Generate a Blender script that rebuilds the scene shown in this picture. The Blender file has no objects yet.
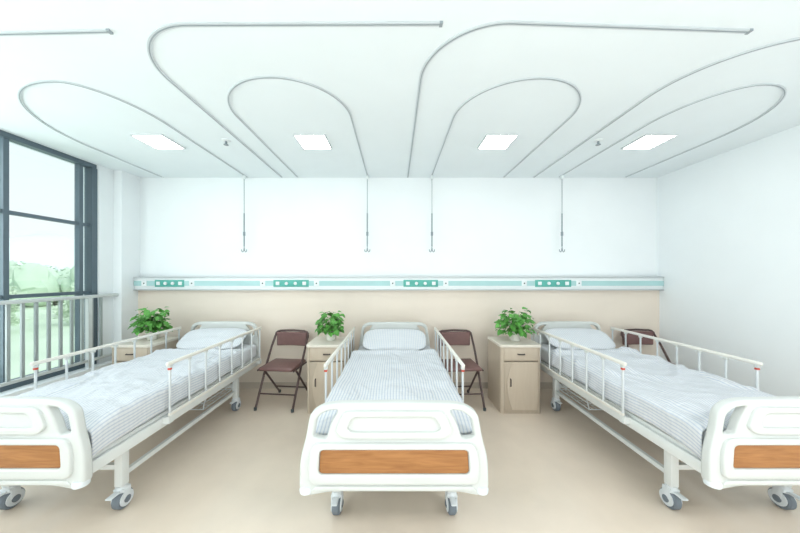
import bpy, bmesh, math, random
from mathutils import Vector, Matrix, noise
random.seed(7)
scene = bpy.context.scene
COL = scene.collection
PI = math.pi
F, CX, CY, CAMZ = 284.0, 395.0, 275.0, 1.5

# ---------------------------------------------------------------- materials
def lin(c):
    c = c/255.0
    return c/12.92 if c <= 0.04045 else ((c+0.055)/1.055)**2.4
def rgb(t): return (lin(t[0]), lin(t[1]), lin(t[2]), 1)
def mat(name, c, rough=0.5, metal=0.0, var=0.04, scale=8.0, bump=0.0, emit=None, spec=0.5):
    m = bpy.data.materials.new(name); m.use_nodes = True
    nt = m.node_tree; b = nt.nodes['Principled BSDF']
    tc = nt.nodes.new('ShaderNodeTexCoord')
    n = nt.nodes.new('ShaderNodeTexNoise'); n.inputs['Scale'].default_value = scale; n.inputs['Detail'].default_value = 4
    nt.links.new(tc.outputs['Object'], n.inputs['Vector'])
    r = nt.nodes.new('ShaderNodeValToRGB')
    col = rgb(c)
    r.color_ramp.elements[0].position = 0.3; r.color_ramp.elements[1].position = 0.7
    r.color_ramp.elements[0].color = tuple(max(0, x*(1-var)) for x in col[:3]) + (1,)
    r.color_ramp.elements[1].color = tuple(min(1, x*(1+var)) for x in col[:3]) + (1,)
    nt.links.new(n.outputs['Fac'], r.inputs['Fac'])
    nt.links.new(r.outputs['Color'], b.inputs['Base Color'])
    b.inputs['Roughness'].default_value = rough; b.inputs['Metallic'].default_value = metal
    b.inputs['Specular IOR Level'].default_value = spec
    if bump:
        bp = nt.nodes.new('ShaderNodeBump'); bp.inputs['Strength'].default_value = bump; bp.inputs['Distance'].default_value = 0.01
        nt.links.new(n.outputs['Fac'], bp.inputs['Height']); nt.links.new(bp.outputs['Normal'], b.inputs['Normal'])
    if emit:
        b.inputs['Emission Color'].default_value = rgb(emit[0]); b.inputs['Emission Strength'].default_value = emit[1]
    return m
def wood_mat(name, c1, c2, axis='Z', scale=6, rough=0.45):
    m = bpy.data.materials.new(name); m.use_nodes = True
    nt = m.node_tree; b = nt.nodes['Principled BSDF']
    tc = nt.nodes.new('ShaderNodeTexCoord'); mp = nt.nodes.new('ShaderNodeMapping')
    mp.inputs['Scale'].default_value = (1, 1, 9) if axis == 'X' else (9, 9, 1)
    n = nt.nodes.new('ShaderNodeTexNoise'); n.inputs['Scale'].default_value = scale; n.inputs['Detail'].default_value = 6; n.inputs['Distortion'].default_value = 0.6
    r = nt.nodes.new('ShaderNodeValToRGB')
    r.color_ramp.elements[0].position = 0.3; r.color_ramp.elements[1].position = 0.7
    r.color_ramp.elements[0].color = rgb(c1); r.color_ramp.elements[1].color = rgb(c2)
    nt.links.new(tc.outputs['Object'], mp.inputs['Vector']); nt.links.new(mp.outputs['Vector'], n.inputs['Vector'])
    nt.links.new(n.outputs['Fac'], r.inputs['Fac']); nt.links.new(r.outputs['Color'], b.inputs['Base Color'])
    b.inputs['Roughness'].default_value = rough
    return m
def stripe_mat(name, coord='UV', period=0.020, A=(220, 222, 224), B=(190, 197, 209)):
    m = bpy.data.materials.new(name); m.use_nodes = True
    nt = m.node_tree; b = nt.nodes['Principled BSDF']
    tc = nt.nodes.new('ShaderNodeTexCoord'); sx = nt.nodes.new('ShaderNodeSeparateXYZ')
    nt.links.new(tc.outputs[coord], sx.inputs['Vector'])
    def band(out, per):
        d = nt.nodes.new('ShaderNodeMath'); d.operation = 'DIVIDE'; d.inputs[1].default_value = per
        f = nt.nodes.new('ShaderNodeMath'); f.operation = 'FRACT'
        r = nt.nodes.new('ShaderNodeValToRGB'); e = r.color_ramp.elements
        e[0].position = 0.0; e[0].color = (0, 0, 0, 1); e[1].position = 0.54; e[1].color = (0, 0, 0, 1)
        for pos, v in ((.62, 1), (.90, 1), (1.0, 0)):
            k = e.new(pos); k.color = (v, v, v, 1)
        nt.links.new(sx.outputs[out], d.inputs[0]); nt.links.new(d.outputs[0], f.inputs[0]); nt.links.new(f.outputs[0], r.inputs['Fac'])
        return r.outputs['Color']
    fx = band('X', period); fy = band('Y', period*1.6)
    m1 = nt.nodes.new('ShaderNodeMath'); m1.operation = 'MULTIPLY_ADD'; m1.inputs[1].default_value = 0.12
    nt.links.new(fy, m1.inputs[0])
    sc = nt.nodes.new('ShaderNodeMath'); sc.operation = 'MULTIPLY'; sc.inputs[1].default_value = 0.88
    nt.links.new(fx, sc.inputs[0]); nt.links.new(sc.outputs[0], m1.inputs[2])
    r = nt.nodes.new('ShaderNodeValToRGB'); r.color_ramp.elements[0].color = rgb(A); r.color_ramp.elements[1].color = rgb(B)
    nt.links.new(m1.outputs[0], r.inputs['Fac'])
    nt.links.new(r.outputs['Color'], b.inputs['Base Color']); b.inputs['Roughness'].default_value = 0.85
    n = nt.nodes.new('ShaderNodeTexNoise'); n.inputs['Scale'].default_value = 7; n.inputs['Detail'].default_value = 3; n.inputs['Distortion'].default_value = 1.4
    bp = nt.nodes.new('ShaderNodeBump'); bp.inputs['Strength'].default_value = 0.5; bp.inputs['Distance'].default_value = 0.03
    nt.links.new(tc.outputs['Object'], n.inputs['Vector']); nt.links.new(n.outputs['Fac'], bp.inputs['Height']); nt.links.new(bp.outputs['Normal'], b.inputs['Normal'])
    return m
def glass_mat(name):
    m = bpy.data.materials.new(name); m.use_nodes = True
    nt = m.node_tree; out = nt.nodes['Material Output']; nt.nodes.remove(nt.nodes['Principled BSDF'])
    t = nt.nodes.new('ShaderNodeBsdfTransparent'); t.inputs['Color'].default_value = (0.96, 0.985, 0.985, 1)
    g = nt.nodes.new('ShaderNodeBsdfGlossy'); g.inputs['Roughness'].default_value = 0.02
    mx = nt.nodes.new('ShaderNodeMixShader'); mx.inputs['Fac'].default_value = 0.05
    nt.links.new(t.outputs[0], mx.inputs[1]); nt.links.new(g.outputs[0], mx.inputs[2]); nt.links.new(mx.outputs[0], out.inputs['Surface'])
    return m
M = dict(
    wall=mat('wall_paint', (238, 243, 245), 0.7, var=0.01, scale=3),
    ceil=mat('ceiling_paint', (234, 242, 245), 0.8, var=0.01, scale=3),
    panel=mat('beige_panel', (235, 223, 209), 0.45, var=0.015, scale=2),
    base=mat('skirting', (196, 185, 171), 0.5),
    floor=mat('vinyl_floor', (226, 211, 194), 0.15, var=0.025, scale=5, spec=0.65),
    slate=mat('window_frame_metal', (90, 106, 116), 0.4, 0.1),
    rail=mat('painted_rail', (208, 214, 214), 0.4, 0.05),
    baluster=mat('baluster_metal', (158, 168, 168), 0.4, 0.05),
    glass=glass_mat('window_glass'),
    abs=mat('white_plastic', (208, 211, 208), 0.32, var=0.01),
    steel=mat('white_enamel', (222, 225, 223), 0.35, var=0.01),
    cream=mat('cream_rail', (230, 227, 219), 0.35, var=0.02),
    alu=mat('aluminium', (212, 217, 219), 0.35, 0.3, var=0.02),
    track=mat('track_aluminium', (206, 213, 217), 0.35, 0.1, var=0.02),
    slot=mat('track_slot', (150, 160, 166), 0.6, var=0.02),
    rod=mat('rod_steel', (134, 146, 152), 0.35, 0.2, var=0.02),
    red=mat('red_catch', (196, 76, 58), 0.4),
    tyre=mat('grey_tyre', (112, 121, 130), 0.6),
    hub=mat('hub_plastic', (220, 225, 228), 0.4),
    wood=wood_mat('footboard_wood', (146, 95, 50), (174, 121, 70), 'X', 6),
    cab=wood_mat('cabinet_wood', (194, 179, 160), (199, 185, 167), 'Z', 4),
    cabdark=wood_mat('cabinet_wood_edge', (179, 164, 145), (184, 170, 152), 'Z', 4),
    cabtop=mat('cabinet_top', (226, 219, 207), 0.35),
    dark=mat('dark_metal', (70, 62, 60), 0.4, 0.4),
    brown=mat('brown_vinyl', (118, 87, 84), 0.45, var=0.08, scale=30, bump=0.05),
    frame=mat('chair_frame', (86, 68, 66), 0.35, 0.3),
    teal=mat('teal_module', (84, 172, 160), 0.4, var=0.02),
    palegreen=mat('pale_teal_band', (172, 210, 210), 0.35, var=0.02),
    socket=mat('socket_white', (232, 238, 239), 0.35, var=0.01),
    hole=mat('socket_hole', (60, 70, 74), 0.6),
    leaf=mat('pothos_leaf', (90, 156, 68), 0.45, var=0.32, scale=18),
    stem=mat('plant_stem', (88, 136, 60), 0.6),
    soil=mat('soil', (62, 60, 42), 0.95, var=0.2, scale=60),
    pot=mat('plant_pot', (220, 218, 208), 0.4),
    mattress=mat('mattress_cover', (216, 220, 225), 0.8, var=0.02, scale=40),
    quilt=stripe_mat('striped_quilt', 'UV'),
    pillow=stripe_mat('striped_pillow', 'Object', 0.020, (222, 224, 226), (200, 207, 217)),
    diffuser=mat('light_diffuser', (255, 255, 255), 0.5, emit=((255, 254, 250), 12.0)),
    lframe=mat('light_frame', (208, 214, 216), 0.5),
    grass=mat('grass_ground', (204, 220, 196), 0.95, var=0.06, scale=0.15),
    hill=mat('hazy_hill', (216, 228, 224), 0.95, var=0.03, scale=0.05),  # distance haze mixed into the pale base colour
    wood_far=mat('hazed_woodland_leaves', (196, 214, 192), 0.95, var=0.06, scale=0.25),  # leaf green paled to imitate haze
    tree=mat('hazed_tree_leaves', (210, 226, 202), 0.9, var=0.06, scale=.6),  # lightened leaf colour stands in for outdoor haze
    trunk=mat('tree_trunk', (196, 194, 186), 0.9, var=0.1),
)

# ---------------------------------------------------------------- mesh helpers
def box(bm, x0, x1, y0, y1, z0, z1, bev=0.0, seg=2):
    r = bmesh.ops.create_cube(bm, size=1.0)
    vs = r['verts']
    for v in vs:
        v.co = Vector((x0+(v.co.x+.5)*(x1-x0), y0+(v.co.y+.5)*(y1-y0), z0+(v.co.z+.5)*(z1-z0)))
    if bev > 0:
        es = list({e for v in vs for e in v.link_edges})
        bmesh.ops.bevel(bm, geom=es, offset=bev, segments=seg, profile=0.5, affect='EDGES', clamp_overlap=True)
    return bm
def tube(bm, pts, r, seg=10, closed=False):
    pts = [Vector(p) for p in pts]; n = len(pts)
    rings = []; up = None
    for i, p in enumerate(pts):
        if closed: t = pts[(i+1) % n]-pts[i-1]
        else: t = (pts[min(i+1, n-1)]-pts[max(i-1, 0)])
        t.normalize()
        if up is None:
            up = Vector((0, 0, 1)) if abs(t.z) < 0.9 else Vector((1, 0, 0))
        s = t.cross(up)
        if s.length < 1e-4: s = t.cross(Vector((0, 1, 0)))
        s.normalize(); up = s.cross(t).normalized()
        rr = r[i] if isinstance(r, (list, tuple)) else r
        rings.append([bm.verts.new(p+s*math.cos(2*PI*k/seg)*rr+up*math.sin(2*PI*k/seg)*rr) for k in range(seg)])
    m = n if closed else n-1
    for i in range(m):
        a, b = rings[i], rings[(i+1) % n]
        for k in range(seg): bm.faces.new((a[k], a[(k+1) % seg], b[(k+1) % seg], b[k]))
    if not closed:
        bm.faces.new(rings[0][::-1]); bm.faces.new(rings[-1])
    return bm
def sweep(bm, pts, w, h):
    pts = [Vector(p) for p in pts]; n = len(pts); rings = []
    for i, p in enumerate(pts):
        t = pts[min(i+1, n-1)]-pts[max(i-1, 0)]; t.z = 0; t.normalize()
        s = Vector((t.y, -t.x, 0)); z = Vector((0, 0, 1))
        rings.append([bm.verts.new(p+s*a*w/2+z*b*h/2) for a, b in ((-1, -1), (1, -1), (1, 1), (-1, 1))])
    for i in range(n-1):
        a, b = rings[i], rings[i+1]
        for k in range(4): bm.faces.new((a[k], a[(k+1) % 4], b[(k+1) % 4], b[k]))
    bm.faces.new(rings[0][::-1]); bm.faces.new(rings[-1])
    return bm
def lathe(bm, prof, c=(0, 0, 0), axis='Z', seg=24):
    c = Vector(c); rings = []
    for r, h in prof:
        ring = []
        for k in range(seg):
            a = 2*PI*k/seg; u, v = r*math.cos(a), r*math.sin(a)
            p = {'Z': (u, v, h), 'X': (h, u, v), 'Y': (v, h, u)}[axis]
            ring.append(bm.verts.new(c+Vector(p)))
        rings.append(ring)
    for i in range(len(rings)-1):
        a, b = rings[i], rings[i+1]
        for k in range(seg): bm.faces.new((a[k], a[(k+1) % seg], b[(k+1) % seg], b[k]))
    bm.faces.new(rings[0][::-1]); bm.faces.new(rings[-1])
    return bm
def fillet(pts, rad, n=6):
    out = []; N = len(pts)
    for i, p in enumerate(pts):
        p = Vector(p); a = Vector(pts[i-1])-p; b = Vector(pts[(i+1) % N])-p
        r = rad[i] if isinstance(rad, (list, tuple)) else rad
        r = min(r, a.length*0.48, b.length*0.48)
        if r <= 1e-5: out.append(tuple(p)); continue
        s, e = p+a.normalized()*r, p+b.normalized()*r
        for k in range(n+1):
            t = k/n
            q = s*(1-t)**2+p*2*t*(1-t)+e*t*t
            out.append((q.x, q.y))
    return out
def board(outer, holes, thick, bev, y):
    """upright board in the XZ plane, centred at y"""
    cu = bpy.data.curves.new('tmp', 'CURVE'); cu.dimensions = '2D'; cu.fill_mode = 'BOTH'
    for loop in [outer]+holes:
        sp = cu.splines.new('POLY'); sp.points.add(len(loop)-1); sp.use_cyclic_u = True
        for q, p in zip(sp.points, loop): q.co = (p[0], p[1], 0, 1)
    cu.extrude = thick/2-bev; cu.bevel_depth = bev; cu.bevel_resolution = 3; cu.offset = -bev
    o = bpy.data.objects.new('tmp', cu); COL.objects.link(o)
    me = bpy.data.meshes.new_from_object(o.evaluated_get(bpy.context.evaluated_depsgraph_get()))
    bpy.data.objects.remove(o); bpy.data.curves.remove(cu)
    bm = bmesh.new(); bm.from_mesh(me); bpy.data.meshes.remove(me)
    bmesh.ops.transform(bm, matrix=Matrix.Translation((0, y, 0)) @ Matrix.Rotation(PI/2, 4, 'X'), verts=bm.verts)
    bmesh.ops.remove_doubles(bm, verts=bm.verts, dist=1e-5)
    return bm
def obj(name, bm, m, parent=None, smooth=True, bev=0, recalc=True):
    if recalc: bmesh.ops.recalc_face_normals(bm, faces=bm.faces)
    me = bpy.data.meshes.new(name); bm.to_mesh(me); bm.free()
    me.materials.append(M[m] if isinstance(m, str) else m)
    if smooth:
        for p in me.polygons: p.use_smooth = True
        try: me.set_sharp_from_angle(angle=math.radians(35))
        except Exception: pass
    o = bpy.data.objects.new(name, me); COL.objects.link(o)
    if parent: o.parent = parent
    if bev:
        b = o.modifiers.new('bevel', 'BEVEL'); b.width = bev; b.segments = 3; b.limit_method = 'ANGLE'; b.angle_limit = math.radians(40)
    return o
def bx(*a, **k): return box(bmesh.new(), *a, **k)
def tag(o, label, cat, group=None):
    o['label'] = label; o['category'] = cat
    if group: o['group'] = group
    return o
def thing(name, label, cat, loc=(0, 0, 0), rz=0, group=None):
    o = bpy.data.objects.new(name, None); COL.objects.link(o)
    o.empty_display_size = 0.1; o.location = loc; o.rotation_euler = (0, 0, rz)
    return tag(o, label, cat, group)
def struct(name, bm, m, parent=None, **k):
    o = obj(name, bm, m, parent, smooth=k.get('smooth', False))
    if not parent: o['kind'] = 'structure'
    return o
def dup(root, loc, rz, label):
    def cp(o, par):
        c = o.copy(); COL.objects.link(c)
        if par: c.parent = par
        for ch in [x for x in o.children]: cp(ch, c)
        return c
    r = cp(root, None); r.location = loc; r.rotation_euler = (0, 0, rz); r['label'] = label
    return r

# ---------------------------------------------------------------- room shell
XL, XR, YB, ZC, Y0 = -3.40, 3.50, 3.79, 2.80, -2.2
XW = -3.78
struct('floor', bx(XW, 3.7, Y0-.15, YB+.15, -.12, 0), 'floor')
struct('ceiling', bx(XW, 3.7, Y0-.15, YB+.15, ZC, ZC+.12), 'ceil')
struct('wall_back', bx(XW, 3.7, YB, YB+.15, 0, ZC), 'wall')
struct('wall_front', bx(XW, 3.7, Y0-.15, Y0, 0, ZC), 'wall')
struct('wall_right', bx(XR, XR+.15, Y0, YB, 0, ZC), 'wall')
struct('wall_left', bx(XW, XL, 3.53, YB, 0, ZC), 'wall')
struct('wall_left_step', bx(XW, XL-.10, 3.36, 3.53, .45, ZC), 'wall')
struct('wall_left_sill', bx(XW, XL, Y0, 3.53, 0, .45), 'wall')
struct('trim_1', bx(XL, XR, YB-.03, YB, .08, 1.30), 'panel')          # beige lower wall panel
struct('baseboard_back', bx(XL, XR, YB-.035, YB, 0, .08), 'base')
struct('baseboard_right', bx(XR-.012, XR, Y0, YB-.035, 0, .08), 'base')
# window
WX = -3.57
fr = bmesh.new()
box(fr, WX-.04, WX+.04, Y0, 3.36, .45, .52); box(fr, WX-.04, WX+.04, Y0, 3.36, ZC-.05, ZC)
box(fr, WX-.04, WX+.05, 3.30, 3.36, .52, ZC-.05)
w = struct('window_1', fr, 'slate')
ys = [3.19, 2.57, 1.86, 1.18, .50, -.18, -.86, -1.54]
for y in ys: obj('mullion', bx(WX-.03, WX+.025, y, y+.040, .52, ZC-.05), 'slate', w, smooth=False)
for z in (2.06, 1.28): obj('transom', bx(WX-.02, WX+.02, Y0, 3.30, z, z+.036), 'slate', w, smooth=False)
edges = [3.30]+ys+[Y0-.04]
for a, b in zip(edges[:-1], edges[1:]):
    obj('glass_pane', bx(WX-.006, WX+.006, b+.038, a, .52, ZC-.05), 'glass', w, smooth=False)
# guard rail inside the window
g = thing('guard_railing', 'pale grey metal guard railing with upright bars across the window', 'railing', (XL-.05, 0, 0))
obj('handrail', bx(-.022, .022, Y0+.01, 3.53, 1.238, 1.273, bev=.008), 'rail', g)
obj('bottom_rail', bx(-.015, .015, Y0+.01, 3.53, .52, .55, bev=.005), 'rail', g)
y = 3.33
while y > -2.1:
    obj('baluster', bx(-.009, .009, y-.012, y+.012, .548, 1.24), 'baluster', g, smooth=False); y -= .100
for y in (3.2, 1.9, .6, -.7):
    obj('post', bx(-.02, .02, y-.02, y+.02, .45, 1.24), 'rail', g, smooth=False)

# ---------------------------------------------------------------- ceiling tracks
def arc(cx, cy, rx, ry, a0, a1, n=16, z=0):
    return [(cx+rx*math.cos(math.radians(a0+(a1-a0)*k/n)), cy+ry*math.sin(math.radians(a0+(a1-a0)*k/n)), z) for k in range(n+1)]
ZT = ZC-.0045
YE = 3.765
def rail_pair(t, pts, w):
    obj('rail', sweep(bmesh.new(), pts, w, .008), 'track', t, smooth=False)
    obj('slot', sweep(bmesh.new(), [(p[0], p[1], ZC-.0091) for p in pts], w*.30, .0014), 'slot', t, smooth=False)
def u_track(xa, xb, yf, label, apex=None, la=None, lb=None):
    apex = (xa+xb)/2 if apex is None else apex
    la = la or (xb-xa)/2; lb = lb or (xb-xa)/2
    pts = [(xa, YE, ZT), (xa, (YE+yf+la)/2, ZT)]+arc(apex, yf+la, apex-xa, la, 180, 270, 20, ZT)+arc(apex, yf+lb, xb-apex, lb, 270, 360, 20, ZT)[1:]+[(xb, (YE+yf+lb)/2, ZT), (xb, YE, ZT)]
    t = thing('drip_track', label, 'ceiling track', (0, 0, 0), 0, 'drip stand tracks bent into hairpin loops')
    rail_pair(t, pts, .017)
    for x in (xa, xb): obj('end_cap', bx(x-.012, x+.012, YE-.012, YE+.004, ZT-.009, ZC), 'socket', t, smooth=False)
u_track(-3.08, -1.96, 1.90, 'narrow hairpin loop of ceiling track around the light panel nearest the window', -2.28, .95, .55)
u_track(-1.29, -.36, 1.86, 'narrow hairpin loop of ceiling track around the second light panel from the window')
u_track(.48, 1.44, 1.87, 'narrow hairpin loop of ceiling track around the third light panel from the window')
u_track(2.17, 3.05, 1.93, 'narrow hairpin loop of ceiling track around the light panel nearest the right wall', 2.52, .55, .75)
def c_track(xa, xe, yf, yfe, label, r=.42):
    pts = [(xa, YE, ZT), (xa, 2.8, ZT)]+arc(xa+r, yf+r, r, r, 180, 270, 20, ZT)+[((xa+r+xe)/2, (yf+yfe)/2, ZT), (xe, yfe, ZT)]
    t = thing('curtain_track', label, 'curtain track', (0, 0, 0), 0, 'privacy curtain tracks')
    rail_pair(t, pts, .022)
    obj('end_cap', bx(xe-.006, xe+.010, yfe-.013, yfe+.013, ZT-.007, ZC), 'slot', t, smooth=False)
c_track(-1.50, .235, 1.47, 1.465, 'wide grey curtain track turning above the gap between window bed and middle bed')
c_track(.17, 1.88, 1.46, 1.51, 'wide grey curtain track turning above the middle bed')
c_track(1.84, 3.45, 1.53, 1.50, 'wide grey curtain track turning above the right bed', .55)
t = thing('curtain_track', 'short straight end of curtain track in the ceiling corner by the window', 'curtain track', (0, 0, 0), 0, 'privacy curtain tracks')
rail_pair(t, [(-3.3, 1.55, ZT), (-2.3, 1.53, ZT), (-1.52, 1.51, ZT)], .022)
obj('end_cap', bx(-1.526, -1.510, 1.497, 1.523, ZT-.007, ZC), 'slot', t, smooth=False)

# lights, sprinklers
LS = [(-2.29, 'square white ceiling light panel nearest the window'), (-.79, 'square white ceiling light panel, second from the window'),
      (.99, 'square white ceiling light panel, third from the window'), (2.46, 'square white ceiling light panel nearest the right wall')]
for x, lab in LS:
    t = thing('ceiling_light', lab, 'ceiling light', (x, 2.76, ZC-.014), 0, 'recessed square ceiling lights')
    f = bmesh.new(); a, b = .148, .136
    for s in (-1, 1):
        box(f, -a, a, s*a if s < 0 else b, -b if s < 0 else a, 0, .014); box(f, s*a if s < 0 else b, -b if s < 0 else a, -b, b, 0, .014)
    obj('frame', f, 'lframe', t, smooth=False)
    obj('diffuser', bx(-b, b, -b, b, .001, .013), 'diffuser', t, smooth=False)
for x, lab in ((-1.63, 'small white ceiling sprinkler between the first two light panels from the window'), (1.96, 'small white ceiling sprinkler between the two right light panels')):
    t = thing('ceiling_sprinkler', lab, 'sprinkler', (x, 2.74, ZC), 0, 'ceiling sprinklers')
    obj('plate', lathe(bmesh.new(), [(.04, 0), (.04, -.006), (.03, -.012)]), 'socket', t)
    obj('nozzle', lathe(bmesh.new(), [(.01, -.012), (.01, -.04), (.022, -.042), (.022, -.046)], seg=14), 'rod', t)

# ---------------------------------------------------------------- drip hangers
for x, lab in ((-1.96, 'thin hanging drip rod with hook between window bed and its chair'), (-.36, 'thin hanging drip rod with hook just left of the middle bed pillow'),
               (.48, 'thin hanging drip rod with hook just right of the middle bed pillow'), (2.17, 'thin hanging drip rod with hook above the right bed pillow')):
    t = thing('drip_hanger', lab, 'hanger', (x, 3.69, 0), 0, 'drip rods hanging from ceiling tracks')
    obj('carriage', bx(-.015, .015, -.022, .022, ZC-.055, ZC-.0098, bev=.004), 'socket', t)
    obj('rod', tube(bmesh.new(), [(0, 0, ZC-.054), (0, 0, 1.84)], .004, 8), 'rod', t)
    obj('sleeve', tube(bmesh.new(), [(0, 0, 2.30), (0, 0, 1.87)], .0085, 10), 'rod', t)
    obj('adjuster', tube(bmesh.new(), [(0, 0, 2.06), (0, 0, 2.01)], .015, 10), 'rod', t)
    h = bmesh.new()
    for s in (-1, 1):
        tube(h, [(0, 0, 1.86), (s*.006, 0, 1.815), (s*.018, 0, 1.798), (s*.031, 0, 1.808), (s*.034, 0, 1.832)], .0055, 8)
    obj('hook', h, 'rod', t)

# ---------------------------------------------------------------- headwall equipment rail
t = thing('equipment_rail', 'long white wall-mounted medical service rail with teal socket modules', 'wall rail', (0, 0, 0))
yb, yf = YB-.0305, YB-.095
obj('body', bx(XL+.004, XR-.004, yf, yb, 1.312, 1.464, bev=.012), 'socket', t)
obj('top_lip', bx(XL+.004, XR-.004, yf-.012, yb, 1.464, 1.477, bev=.004), 'alu', t)
obj('bottom_lip', bx(XL+.004, XR-.004, yf-.012, yb, 1.300, 1.312, bev=.004), 'alu', t)
obj('stripe', bx(XL+.006, XR-.006, yf-.004, yf, 1.360, 1.424), 'palegreen', t, smooth=False)
for xa, xb in ((-3.12, -2.74), (-1.58, -1.12), (.11, .56), (1.82, 2.29)):
    mdl = obj('socket_module', bx(xa, xb, yf-.009, yf, 1.346, 1.436, bev=.004), 'teal', t)
    n = 4
    for k in range(n):
        x = xa+(xb-xa)*(k+.5)/n
        if k in (0, 3):
            obj('outlet', bx(x-.024, x+.024, yf-.016, yf-.009, 1.368, 1.414, bev=.003), 'socket', mdl)
        else:
            obj('gas_outlet', lathe(bmesh.new(), [(.021, -.009), (.021, -.020), (.012, -.026), (.009, -.024)], (x, yf, 1.391), 'Y', 18), 'socket', mdl)
    for x in (xa-.14, xb+.10):
        p = obj('socket_plate', bx(x-.034, x+.034, yf-.009, yf, 1.357, 1.427, bev=.003), 'socket', t)
        obj('socket_slot', bx(x-.008, x+.008, yf-.0105, yf-.009, 1.384, 1.400), 'hole', p, smooth=False)

# ---------------------------------------------------------------- hospital bed
def make_bed(loc, label):
    t = thing('hospital_bed', label, 'bed', loc, 0, 'hospital beds')
    f = bmesh.new()
    for s in (-1, 1): box(f, min(s*.40, s*.45), max(s*.40, s*.45), -.985, .985, .40, .47, bev=.006)
    for y in (-.96, -.70, -.05, .61, .93): box(f, -.40, .40, y-.02, y+.02, .405, .455)
    obj('bed_frame', f, 'steel', t)
    d = bmesh.new(); box(d, -.43, .43, -.97, .97, .47, .495, bev=.004)
    obj('bed_deck', d, 'steel', t)
    f = bmesh.new()
    for s in (-1, 1): box(f, s*.36-.014, s*.36+.014, -.70, .61, .20, .23)
    for y in (-.70, .61): box(f, -.36, .36, y-.014, y+.014, .255, .285)
    obj('lower_frame', f, 'steel', t)
    for sx in (-1, 1):
        for y in (-.70, .61):
            obj('leg', bx(sx*.36-.026, sx*.36+.026, y-.026, y+.026, .148, .42, bev=.005), 'steel', t)
            c = bmesh.new()
            lathe(c, [(.018, .10), (.032, .112), (.032, .150)], (sx*.36, y, 0), 'Z', 16)
            for k in (-1, 1):
                lathe(c, [(.026, k*.028-.004), (.046, k*.028-.003), (.046, k*.028+.003), (.026, k*.028+.004)], (sx*.36, y+.005, .063), 'X', 20)
                box(c, sx*.36+k*.031-.004, sx*.36+k*.031+.004, y-.020, y+.028, .065, .126, bev=.003)
            box(c, sx*.36-.033, sx*.36+.033, y-.028, y+.032, .118, .136, bev=.006)
            box(c, sx*.36-.018, sx*.36+.018, y-.092, y-.02, .115, .126, bev=.004)
            cs = obj('caster', c, 'hub', t)
            obj('wheel', lathe(bmesh.new(), [(.034, -.024), (.051, -.024), (.058, -.016), (.058, .016), (.051, .024), (.034, .024)], (sx*.36, y+.005, .058), 'X', 28), 'tyre', cs)
            obj('hub', lathe(bmesh.new(), [(.010, -.039), (.022, -.035), (.022, .035), (.010, .039)], (sx*.36, y+.005, .058), 'X', 20), 'tyre', cs)
    # footboard: moulded board, open grips inside rounded side posts, recessed upper grip, stepped lower panel
    R = [(0, .846), (.30, .842), (.37, .830), (.432, .79), (.454, .66), (.483, .56), (.487, .40), (.44, .366), (.33, .388), (0, .388)]
    rad = [0, .04, .05, .06, .10, .10, .05, .05, .05, 0]
    outer = fillet(R+[(-x, z) for x, z in R[::-1][1:-1]], rad+rad[::-1][1:-1])
    grips = [fillet([(s*.284, .810), (s*.352, .800), (s*.396, .765), (s*.414, .666), (s*.350, .656), (s*.326, .735)], .02) for s in (-1, 1)]
    fb = obj('footboard', board(outer, grips, .054, .015, -1.013), 'abs', t)
    belly = fillet([(-.256, .808), (.256, .808), (.302, .705), (.258, .668), (-.258, .668), (-.302, .705)], .035)
    recess = fillet([(-.205, .780), (.205, .780), (.238, .722), (.218, .702), (-.218, .702), (-.238, .722)], .022)
    obj('upper_panel', board(belly, [recess], .052, .009, -1.032), 'abs', fb)
    lip = fillet([(-.412, .646), (.412, .646), (.436, .56), (.432, .438), (-.432, .438), (-.436, .56)], .04)
    wind = fillet([(-.376, .614), (.376, .614), (.384, .490), (-.384, .490)], .025)
    obj('lower_panel', board(lip, [wind], .056, .010, -1.032), 'abs', fb)
    rin = fillet([(-.374, .612), (.374, .612), (.381, .492), (-.381, .492)], .022)
    obj('wood_panel', board(rin, [], .010, .002, -1.043), 'wood', t)
    step = fillet([(-.40, .424), (.40, .424), (.425, .398), (.335, .400), (-.335, .400), (-.425, .398)], .012)
    obj('lower_step', board(step, [], .030, .006, -1.032), 'abs', fb)
    for s in (-1, 1):
        obj('bumper', lathe(bmesh.new(), [(.012, .0), (.034, .004), (.036, .02), (.03, .034)], (s*.452, -1.02, .380), 'Z', 18), 'hub', t)
    # headboard
    Hh = [(0, .925), (.33, .92), (.40, .88), (.425, .70), (.44, .60), (.44, .42), (0, .42)]
    rad = [0, .10, .06, .1, .08, .04, 0]
    outer = fillet(Hh+[(-x, z) for x, z in Hh[::-1][1:-1]], rad+rad[::-1][1:-1])
    grips = [fillet([(s*.27, .885), (s*.335, .875), (s*.37, .845), (s*.385, .76), (s*.35, .75), (s*.315, .82)], .018) for s in (-1, 1)]
    obj('headboard', board(outer, grips, .044, .012, 1.0), 'abs', t)
    obj('mattress', bx(-.43, .43, -.975, .965, .495, .655, bev=.04, seg=4), 'mattress', t)
    # side rails
    for s in (-1, 1):
        x = s*.487
        a, b = -.47, .90
        top = obj('side_rail', bx(x-.011, x+.011, a-.03, b+.03, .846, .874, bev=.010, seg=3), 'cream', t)
        obj('lower_rail', bx(x-.009, x+.009, a-.01, b+.01, .478, .502, bev=.006), 'cream', top)
        NP = 8
        for k in range(NP):
            y = a+(b-a)*k/(NP-1)
            obj('rail_post', tube(bmesh.new(), [(x, y, .50), (x, y, .85)], .008, 8), 'alu', top)
            bm = bmesh.new(); box(bm, x-.012, x+.012, y-.014, y+.014, .829, .85, bev=.004); obj('rail_joint', bm, 'abs', top)
        obj('catch', bx(x-.0105, x+.0105, a-.0105, a+.0105, .812, .827, bev=.003), 'red', top)
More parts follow.
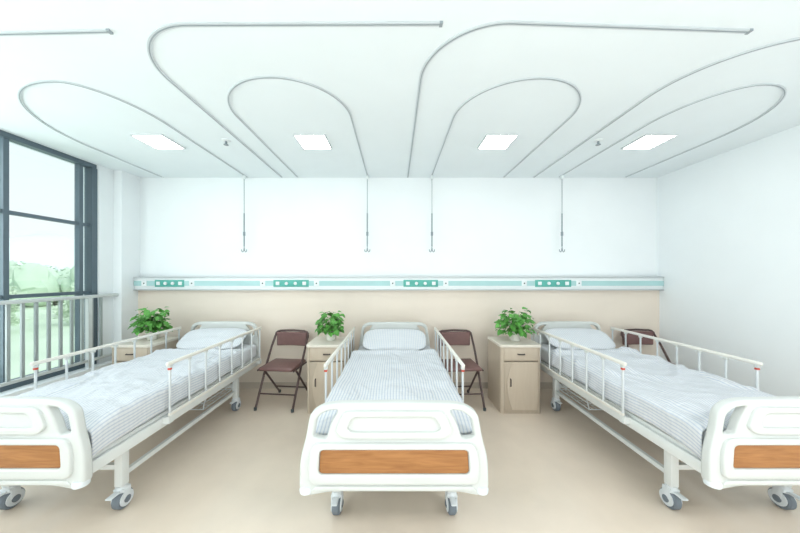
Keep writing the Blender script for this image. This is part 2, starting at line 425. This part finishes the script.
        for y in (a, b):
            br = bmesh.new()
            box(br, min(x-s*.011, s*.44), max(x-s*.011, s*.44), y-.02, y+.02, .43, .475)
            box(br, x-.011, x+.011, y-.02, y+.02, .43, .479)
            obj('rail_bracket', br, 'steel', top)
    # wire rack under the head end
    r = bmesh.new()
    ya, yb2, z = .12, .58, .245
    tube(r, [(-.33, ya, z), (.33, ya, z), (.33, yb2, z), (-.33, yb2, z)], .006, 8, closed=True)
    tube(r, [(-.34, ya, z+.06), (.34, ya, z+.06), (.34, yb2, z+.06), (-.34, yb2, z+.06)], .006, 8, closed=True)
    for k in range(1, 16): tube(r, [(-.33+.66*k/16, ya, z), (-.33+.66*k/16, yb2, z)], .003, 6)
    for k in range(1, 5): tube(r, [(-.33, ya+(yb2-ya)*k/5, z), (.33, ya+(yb2-ya)*k/5, z)], .003, 6)
    for sx in (-1, 1):
        for yy in (ya, yb2): tube(r, [(sx*.33, yy, z), (sx*.34, yy, z+.06), (sx*.38, yy, .41)], .005, 6)
    obj('wire_rack', r, 'alu', t)
    return t
BX = [(-2.12, 2.53), (-.005, 2.49), (2.14, 2.53)]
bed = make_bed((BX[0][0], BX[0][1], 0), 'white hospital bed standing beside the window railing')
dup(bed, (BX[1][0], BX[1][1], 0), 0, 'white hospital bed in the middle, seen straight from its footboard')
dup(bed, (BX[2][0], BX[2][1], 0), 0, 'white hospital bed standing nearest the bare right wall')

def quilt(pos, seed, amp, label):
    bm = bmesh.new(); uvl = bm.loops.layers.uv.new('UVMap')
    a, r, drop = .415, .04, .118
    S = a+r*PI/2+drop; NU, NV = 84, 130; y0, y1 = -.968, .575
    grid = []; uvs = {}
    for j in range(NV+1):
        v = j/NV; y = y0+(y1-y0)*v; row = []
        for i in range(NU+1):
            s = -S+2*S*i/NU; q = abs(s); sg = 1 if s >= 0 else -1
            if q <= a: x, z, nx, nz = q, 0, 0, 1
            elif q <= a+r*PI/2:
                th = (q-a)/r; x, z, nx, nz = a+r*math.sin(th), -r*(1-math.cos(th)), math.sin(th), math.cos(th)
            else: x, z, nx, nz = a+r, -r-(q-a-r*PI/2), 1, 0
            p = Vector((s*2.2, y*2.2, seed))
            rid = 1-abs(noise.noise(Vector((s*3.4+noise.noise(p)*2.4, y*2.8+noise.noise(p+Vector((5, 0, 0)))*1.8, seed+3))))*3.2
            rid2 = 1-abs(noise.noise(Vector((s*6+noise.noise(p*1.5)*2, y*5, seed+17))))*3.0
            d = noise.noise(p*1.3)*.5+max(rid, -.3)*.4+max(rid2, -.2)*.2
            d = d*amp
            if nz < .5: d = d*.35
            e = min(y-y0, .16)/.16; zf = -.030*(1-e)**2
            fold = .012*math.exp(-((y-(y1-.09))/.03)**2)+(.010 if y > y1-.09 else 0)
            co = Vector((sg*(x+nx*min(d, .006)), y+.004*noise.noise(p*3), .680+z+nz*(max(d, -.010)+fold)+zf))
            if q > a+r*PI/2: co.z += .012*noise.noise(Vector((y*4, seed, sg)))*((q-a)/drop)
            vv = bm.verts.new(co); row.append(vv); uvs[vv] = (s+1+.010*noise.noise(p*2), y+2+.008*noise.noise(p*2+Vector((3, 3, 3))))
        grid.append(row)
    for j in range(NV):
        for i in range(NU):
            fc = bm.faces.new((grid[j][i], grid[j][i+1], grid[j+1][i+1], grid[j+1][i]))
            for l in fc.loops: l[uvl].uv = uvs[l.vert]
    o = obj('quilt', bm, 'quilt', recalc=False); o.location = (pos[0], pos[1], 0)
    m = o.modifiers.new('thickness', 'SOLIDIFY'); m.thickness = .010; m.offset = -1
    tag(o, label, 'quilt', 'striped bed quilts')
def pillow(pos, rz, label):
    bm = bmesh.new()
    bmesh.ops.create_uvsphere(bm, u_segments=40, v_segments=24, radius=1)
    def sp(v, e): return math.copysign(abs(v)**e, v)
    for v in bm.verts:
        x, y, z = v.co
        rr = math.hypot(x, y); ang = math.atan2(y, x)
        k = 1/max(abs(math.cos(ang))**4+abs(math.sin(ang))**4, 1e-6)**.25
        px, py = rr*math.cos(ang)*k, rr*math.sin(ang)*k
        th = sp(z, .8)*(1-.25*(px*px+py*py)/2)
        w = .016*noise.noise(Vector((px*2, py*2, pos[0])))
        v.co = Vector((px*.36, py*.185, th*.040+w*abs(z)))
    o = obj('pillow', bm, 'pillow'); o.location = (pos[0], pos[1]+.780, .758); o.rotation_euler = (math.radians(28), 0, rz)
    tag(o, label, 'pillow', 'striped pillows at the bed heads')
quilt(BX[0], 1.7, .030, 'blue and white striped quilt on the bed beside the window')
quilt(BX[1], 5.2, .032, 'blue and white striped quilt on the middle bed')
quilt(BX[2], 9.4, .046, 'rumpled blue and white striped quilt on the bed nearest the right wall')
pillow(BX[0], .05, 'pale striped pillow at the head of the bed beside the window')
pillow(BX[1], -.02, 'pale striped pillow at the head of the middle bed')
pillow(BX[2], -.06, 'pale striped pillow at the head of the bed nearest the right wall')

# ---------------------------------------------------------------- bedside cabinets
def make_cab(loc, label):
    t = thing('bedside_cabinet', label, 'cabinet', loc, 0, 'bedside cabinets')
    w, d, h = .22, .21, .745
    c = bmesh.new()
    for s in (-1, 1):       # side panels with a rounded front corner
        R = .034
        prof = [(s*(w-R), d), (s*w, d), (s*w, -d+R)]+[(s*(w-R)+s*R*math.cos(PI/2*k/6), -d+R-R*math.sin(PI/2*k/6)) for k in range(1, 7)]
        lo = [c.verts.new((p[0], p[1], 0)) for p in prof]; hi = [c.verts.new((p[0], p[1], h-.027)) for p in prof]
        n = len(prof)
        for k in range(n): c.faces.new((lo[k], lo[(k+1) % n], hi[(k+1) % n], hi[k]))
        c.faces.new(lo); c.faces.new(hi)
    box(c, -w+.03, w-.03, d-.015, d, .05, h-.027)
    for z in (.05, .50, .565, .70): box(c, -w+.03, w-.03, -d+.02, d-.015, z, z+.016)
    obj('carcass', c, 'cab', t)
    obj('plinth', bx(-w+.034, w-.034, -d+.006, -d+.025, 0, .05), 'cabdark', t, smooth=False)
    outline = fillet([(-w-.006, d), (w+.006, d), (w+.006, -d-.012), (-w-.006, -d-.012)], [.004, .004, .04, .04])
    tb = bmesh.new(); lo = [tb.verts.new((p[0], p[1], h-.028)) for p in outline]; hi = [tb.verts.new((p[0], p[1], h)) for p in outline]
    for k in range(len(lo)): tb.faces.new((lo[k], lo[(k+1) % len(lo)], hi[(k+1) % len(lo)], hi[k]))
    tb.faces.new(lo); tb.faces.new(hi)
    obj('top', tb, 'cabtop', t, bev=.008)
    dr = obj('drawer', bx(-w+.036, w-.036, -d-.003, -d+.018, .572, .714, bev=.006, seg=3), 'cab', t)
    hd = bmesh.new(); tube(hd, [(-.035, -d, .645), (-.033, -d-.020, .645), (.033, -d-.020, .645), (.035, -d, .645)], .007, 8)
    obj('handle', hd, 'dark', dr)
    do = obj('door', bx(-w+.036, w-.036, -d-.003, -d+.018, .035, .562, bev=.006, seg=3), 'cabdark', t)
    curve = [(-.098-.055*math.sin(PI*k/14), .044+.508*k/14) for k in range(15)]
    obj('door_panel', board(curve+[(.178, .552), (.178, .044)], [], .008, .002, -d-.006), 'cab', do)
    hd = bmesh.new(); tube(hd, [(-.118, -d-.007, .38), (-.118, -d-.025, .375), (-.118, -d-.025, .305), (-.118, -d-.007, .30)], .006, 8)
    obj('handle', hd, 'dark', do)
    return t
CABY = 3.28
cab = make_cab((1.362, CABY, 0), 'light wood bedside cabinet beside the right bed, standing in full view')
dup(cab, (-.738, CABY, 0), 0, 'light wood bedside cabinet between brown chair and middle bed')
dup(cab, (-2.86, CABY, 0), 0, 'light wood bedside cabinet between window pier and the window bed')

# ---------------------------------------------------------------- potted plants
def plant(loc, R, H, seed, label, n=220):
    rnd = random.Random(seed)
    t = thing('potted_plant', label, 'potted plant', loc, 0, 'potted plants on the cabinets')
    obj('pot', lathe(bmesh.new(), [(.045, 0), (.052, .004), (.066, .10), (.070, .10), (.070, .112), (.062, .112), (.060, .098)], seg=24), 'pot', t)
    obj('soil', lathe(bmesh.new(), [(.060, .09), (.060, .10), (.02, .104)], seg=20), 'soil', t)
    st = bmesh.new(); lf = bmesh.new()
    for i in range(n):
        az = rnd.uniform(0, 2*PI); el = rnd.uniform(-.25, 1.0)
        rad = R*rnd.uniform(.25, 1.05)*math.cos(el*.8); zz = .11+H*(.12+.85*max(el, -.12))*rnd.uniform(.55, 1.0)
        tip = Vector((rad*math.cos(az), rad*math.sin(az), zz))
        b0 = Vector((rnd.uniform(-.03, .03), rnd.uniform(-.03, .03), .10))
        mid = b0.lerp(tip, .55)+Vector((0, 0, .05))
        if i % 4 == 0: tube(st, [b0, mid, tip], .0022, 5)
        out = Vector((math.cos(az+rnd.uniform(-.7, .7)), math.sin(az+rnd.uniform(-.7, .7)), rnd.uniform(-.9, .35))).normalized()
        L = rnd.uniform(.042, .078); W = L*.46
        up = Vector((rnd.uniform(-.4, .4), rnd.uniform(-.6, .2), 1)).normalized()
        side = out.cross(up).normalized(); nn = side.cross(out).normalized()
        prof = [(0, 0), (.12, .62), (.32, 1.0), (.6, .82), (.84, .38), (1, 0)]
        cen = [tip+out*L*u-nn*L*.28*u*u for u, _ in prof]
        C = [lf.verts.new(c) for c in cen]
        for s in (-1, 1):
            E = [lf.verts.new(c+side*s*W*wd+nn*W*wd*.3) if wd > 0 else None for c, (u, wd) in zip(cen, prof)]
            for k in range(5):
                vs = [C[k], C[k+1]]+([E[k+1]] if E[k+1] else [])+([E[k]] if E[k] else [])
                if len(vs) >= 3: lf.faces.new(vs)
    obj('stems', st, 'stem', t)
    obj('foliage', lf, 'leaf', t, recalc=False)
plant((-2.84, 3.33, .745), .16, .28, 3, 'bushy green potted plant on the cabinet near the window')
plant((-.745, 3.30, .745), .14, .23, 8, 'small green potted plant on the cabinet left of the middle bed', 160)
plant((1.385, 3.27, .745), .185, .29, 12, 'leafy green potted plant on the cabinet beside the right bed')

# ---------------------------------------------------------------- folding chairs
def make_chair(loc, rz, label):
    t = thing('folding_chair', label, 'chair', loc, rz, 'brown folding chairs')
    obj('seat', bx(-.20, .20, -.215, .165, .425, .466, bev=.018, seg=3), 'brown', t)
    arcp = [(x, .190+.03*(1-(x/.2)**2), .700) for x in [-.195+.39*k/12 for k in range(13)]]
    obj('backrest', sweep(bmesh.new(), arcp, .034, .170), 'brown', t, bev=.014)
    for s in (-1, 1):
        x = s*.215
        obj('front_leg', tube(bmesh.new(), [(x, -.235, .012), (x, -.01, .44), (x, .10, .62), (x*.98, .190, .745)], .013, 10), 'frame', t)
        obj('rear_leg', tube(bmesh.new(), [(x*.9, .255, .012), (x*.9, -.13, .44)], .012, 10), 'frame', t)
    for s in (-1, 1):
        x = s*.215
        for xx, yy in ((x, -.235), (x*.9, .255)):
            obj('foot_cap', lathe(bmesh.new(), [(.016, 0), (.017, .03), (.013, .034)], (xx, yy, 0), 'Z', 12), 'hole', t)
    obj('back_frame', tube(bmesh.new(), [(-.211, .190, .738), (-.206, .198, .772), (-.188, .205, .790), (-.155, .210, .799), (0, .228, .803), (.155, .210, .799), (.188, .205, .790), (.206, .198, .772), (.211, .190, .738)], .013, 10), 'frame', t)
    b = bmesh.new()
    tube(b, [(-.215, -.16, .155), (.215, -.16, .155)], .009, 8); obj('front_stretcher', b, 'frame', t)
    b = bmesh.new()
    tube(b, [(-.195, .165, .115), (.195, .165, .115)], .009, 8); obj('rear_stretcher', b, 'frame', t)
    b = bmesh.new()
    for s in (-1, 1): tube(b, [(s*.21, -.20, .432), (s*.21, .14, .432)], .010, 8)
    tube(b, [(-.21, -.13, .425), (.21, -.13, .425)], .008, 8)
    obj('seat_frame', b, 'frame', t)
    return t
ch = make_chair((-1.31, 3.36, 0), math.radians(-6), 'brown padded folding chair beside the window bed, standing in full view')
dup(ch, (.76, 3.36, 0), math.radians(4), 'brown padded folding chair between middle bed and cabinet')
dup(ch, (3.08, 3.40, 0), math.radians(2), 'brown padded folding chair by the right wall, half hidden behind the bed')

# ---------------------------------------------------------------- outdoors
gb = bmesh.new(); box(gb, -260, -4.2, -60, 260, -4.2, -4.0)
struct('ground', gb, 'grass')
hb = bmesh.new(); rows = []
for j in range(9):
    row = []
    for i in range(91):
        a = math.radians(10+i*1.4)          # bearing measured from +Y toward -X
        R = 125+j*9; prof = math.sin(PI*min(j, 8)/8)
        h = (17+6*noise.noise(Vector((a*4, 0, 2)))+2*noise.noise(Vector((a*13, j*.5, 5))))*prof-4.1
        row.append(hb.verts.new((-R*math.sin(a), R*math.cos(a), h)))
    rows.append(row)
for j in range(8):
    for i in range(90): hb.faces.new((rows[j][i], rows[j][i+1], rows[j+1][i+1], rows[j+1][i]))
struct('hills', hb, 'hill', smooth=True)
# continuous band of far woodland, too dense to count: soft lumpy crowns fringed with small leaves
rnd = random.Random(99); wb = bmesh.new()
for k in range(300):
    a = math.radians(rnd.uniform(22, 90)); R = rnd.uniform(75, 112)
    c = Vector((-R*math.sin(a), R*math.cos(a), -4)); h = rnd.uniform(4.5, 8.6); r = rnd.uniform(1.8, 3.0)
    for q in range(2):
        cc = c+Vector((rnd.uniform(-.5, .5)*r, rnd.uniform(-.5, .5)*r, h*(.42+.18*q))); rr = r*(1.0-.22*q)
        res = bmesh.ops.create_icosphere(wb, subdivisions=2, radius=1.0)
        for v in res['verts']:
            n = v.co.normalized(); f = 1+.30*noise.noise(n*1.7+cc)
            v.co = cc+Vector((n.x*rr*f, n.y*rr*f, n.z*h*(.42-.06*q)*f))
    for i in range(60):
        n = Vector((rnd.gauss(0, 1), rnd.gauss(0, 1), rnd.gauss(.6, 1))).normalized()
        p = c+Vector((n.x*r*1.05, n.y*r*1.05, h*.5+n.z*h*.48)); s = rnd.uniform(.14, .28)
        u = Vector((rnd.gauss(0, 1), rnd.gauss(0, 1), rnd.gauss(0, .5))).normalized(); v = u.orthogonal().normalized()
        wb.faces.new([wb.verts.new(p+u*s), wb.verts.new(p+v*s*.7), wb.verts.new(p-u*s), wb.verts.new(p-v*s*.7)])
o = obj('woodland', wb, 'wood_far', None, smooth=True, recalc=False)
tag(o, 'continuous hazy band of pale green woodland far outside the window', 'woodland'); o['kind'] = 'stuff'
def tree(x, y, h, r, seed):
    rnd = random.Random(seed)
    t = thing('tree', 'hazy pale green tree outside the window', 'tree', (x, y, -4.0), 0, 'trees outside the window')
    obj('trunk', tube(bmesh.new(), [(0, 0, 0), (.05, 0, h*.3), (0, .05, h*.7)], [.22, .16, .08], 8), 'trunk', t)
    lf = bmesh.new()
    blobs = [(Vector((rnd.uniform(-r, r)*.75, rnd.uniform(-r, r)*.75, h*.50+rnd.uniform(-.36, .36)*h)), r*rnd.uniform(.25, .5)) for _ in range(22)]
    for i in range(6000):
        c, br = rnd.choice(blobs)
        d = Vector((rnd.gauss(0, 1), rnd.gauss(0, 1), rnd.gauss(0, .8)))*br*.5
        p = c+d; p.z = max(p.z, .1); s = rnd.uniform(.10, .2)
        u = Vector((rnd.gauss(0, 1), rnd.gauss(0, 1), rnd.gauss(0, .5))).normalized(); v = u.orthogonal().normalized()
        lf.faces.new([lf.verts.new(p+u*s), lf.verts.new(p+v*s*.6), lf.verts.new(p-u*s), lf.verts.new(p-v*s*.6)])
    obj('foliage', lf, 'tree', t, smooth=False, recalc=False)
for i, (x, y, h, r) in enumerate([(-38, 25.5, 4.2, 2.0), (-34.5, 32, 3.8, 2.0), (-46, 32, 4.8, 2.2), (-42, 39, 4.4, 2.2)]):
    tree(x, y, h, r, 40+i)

# ---------------------------------------------------------------- world, lamps, camera
wd = bpy.data.worlds.new('World'); scene.world = wd; wd.use_nodes = True
nt = wd.node_tree; bg = nt.nodes['Background']
tc = nt.nodes.new('ShaderNodeTexCoord'); sx = nt.nodes.new('ShaderNodeSeparateXYZ'); rp = nt.nodes.new('ShaderNodeValToRGB')
rp.color_ramp.elements[0].position = 0.0; rp.color_ramp.elements[0].color = (.94, .985, .975, 1)
rp.color_ramp.elements[1].position = 0.6; rp.color_ramp.elements[1].color = (.80, .92, 1, 1)
nt.links.new(tc.outputs['Generated'], sx.inputs[0]); nt.links.new(sx.outputs['Z'], rp.inputs['Fac']); nt.links.new(rp.outputs['Color'], bg.inputs['Color'])
bg.inputs['Strength'].default_value = 1.12
sun = bpy.data.lights.new('sun', 'SUN'); sun.energy = 2.4; sun.angle = math.radians(20)
so = bpy.data.objects.new('sun', sun); COL.objects.link(so)
so.rotation_euler = Vector((-.72, .22, -.66)).to_track_quat('-Z', 'Y').to_euler()
def area(name, loc, rot, sx, sy, e, c=(1, 1, 1)):
    l = bpy.data.lights.new(name, 'AREA'); l.shape = 'RECTANGLE'; l.size = sx; l.size_y = sy; l.energy = e; l.color = c
    o = bpy.data.objects.new(name, l); COL.objects.link(o); o.location = loc; o.rotation_euler = rot
    return o
# daylight falling in through the window side
area('daylight_lamp', (-3.9, .1, 1.65), (0, math.radians(-90), 0), 2.2, 4.5, 122, (.96, .99, 1))
area('fill_lamp', (-1.6, -.4, 2.76), (0, 0, 0), 1.2, .6, 20, (.98, .995, 1))  # added fill under the ceiling behind the camera, no fixture there
area('fill_lamp', (1.9, -.4, 2.76), (0, 0, 0), 1.2, .6, 42, (.98, .995, 1))  # second added fill, stronger on the side away from the window
area('fill_lamp', (.7, -1.0, .35), (math.radians(162), 0, 0), 5.0, 1.0, 62, (.97, .99, 1))  # added unseen uplight near the floor, brightens the ceiling

cam = bpy.data.cameras.new('Camera'); co = bpy.data.objects.new('Camera', cam); COL.objects.link(co)
co.location = (0, 0, CAMZ); co.rotation_euler = (PI/2, 0, 0)
cam.sensor_width = 36; cam.lens = 36*F/800; cam.shift_x = 5/800; cam.shift_y = 8.5/800; cam.clip_start = .05; cam.clip_end = 500
scene.camera = co
scene.view_settings.view_transform = 'Standard'
scene.view_settings.exposure = 0.02
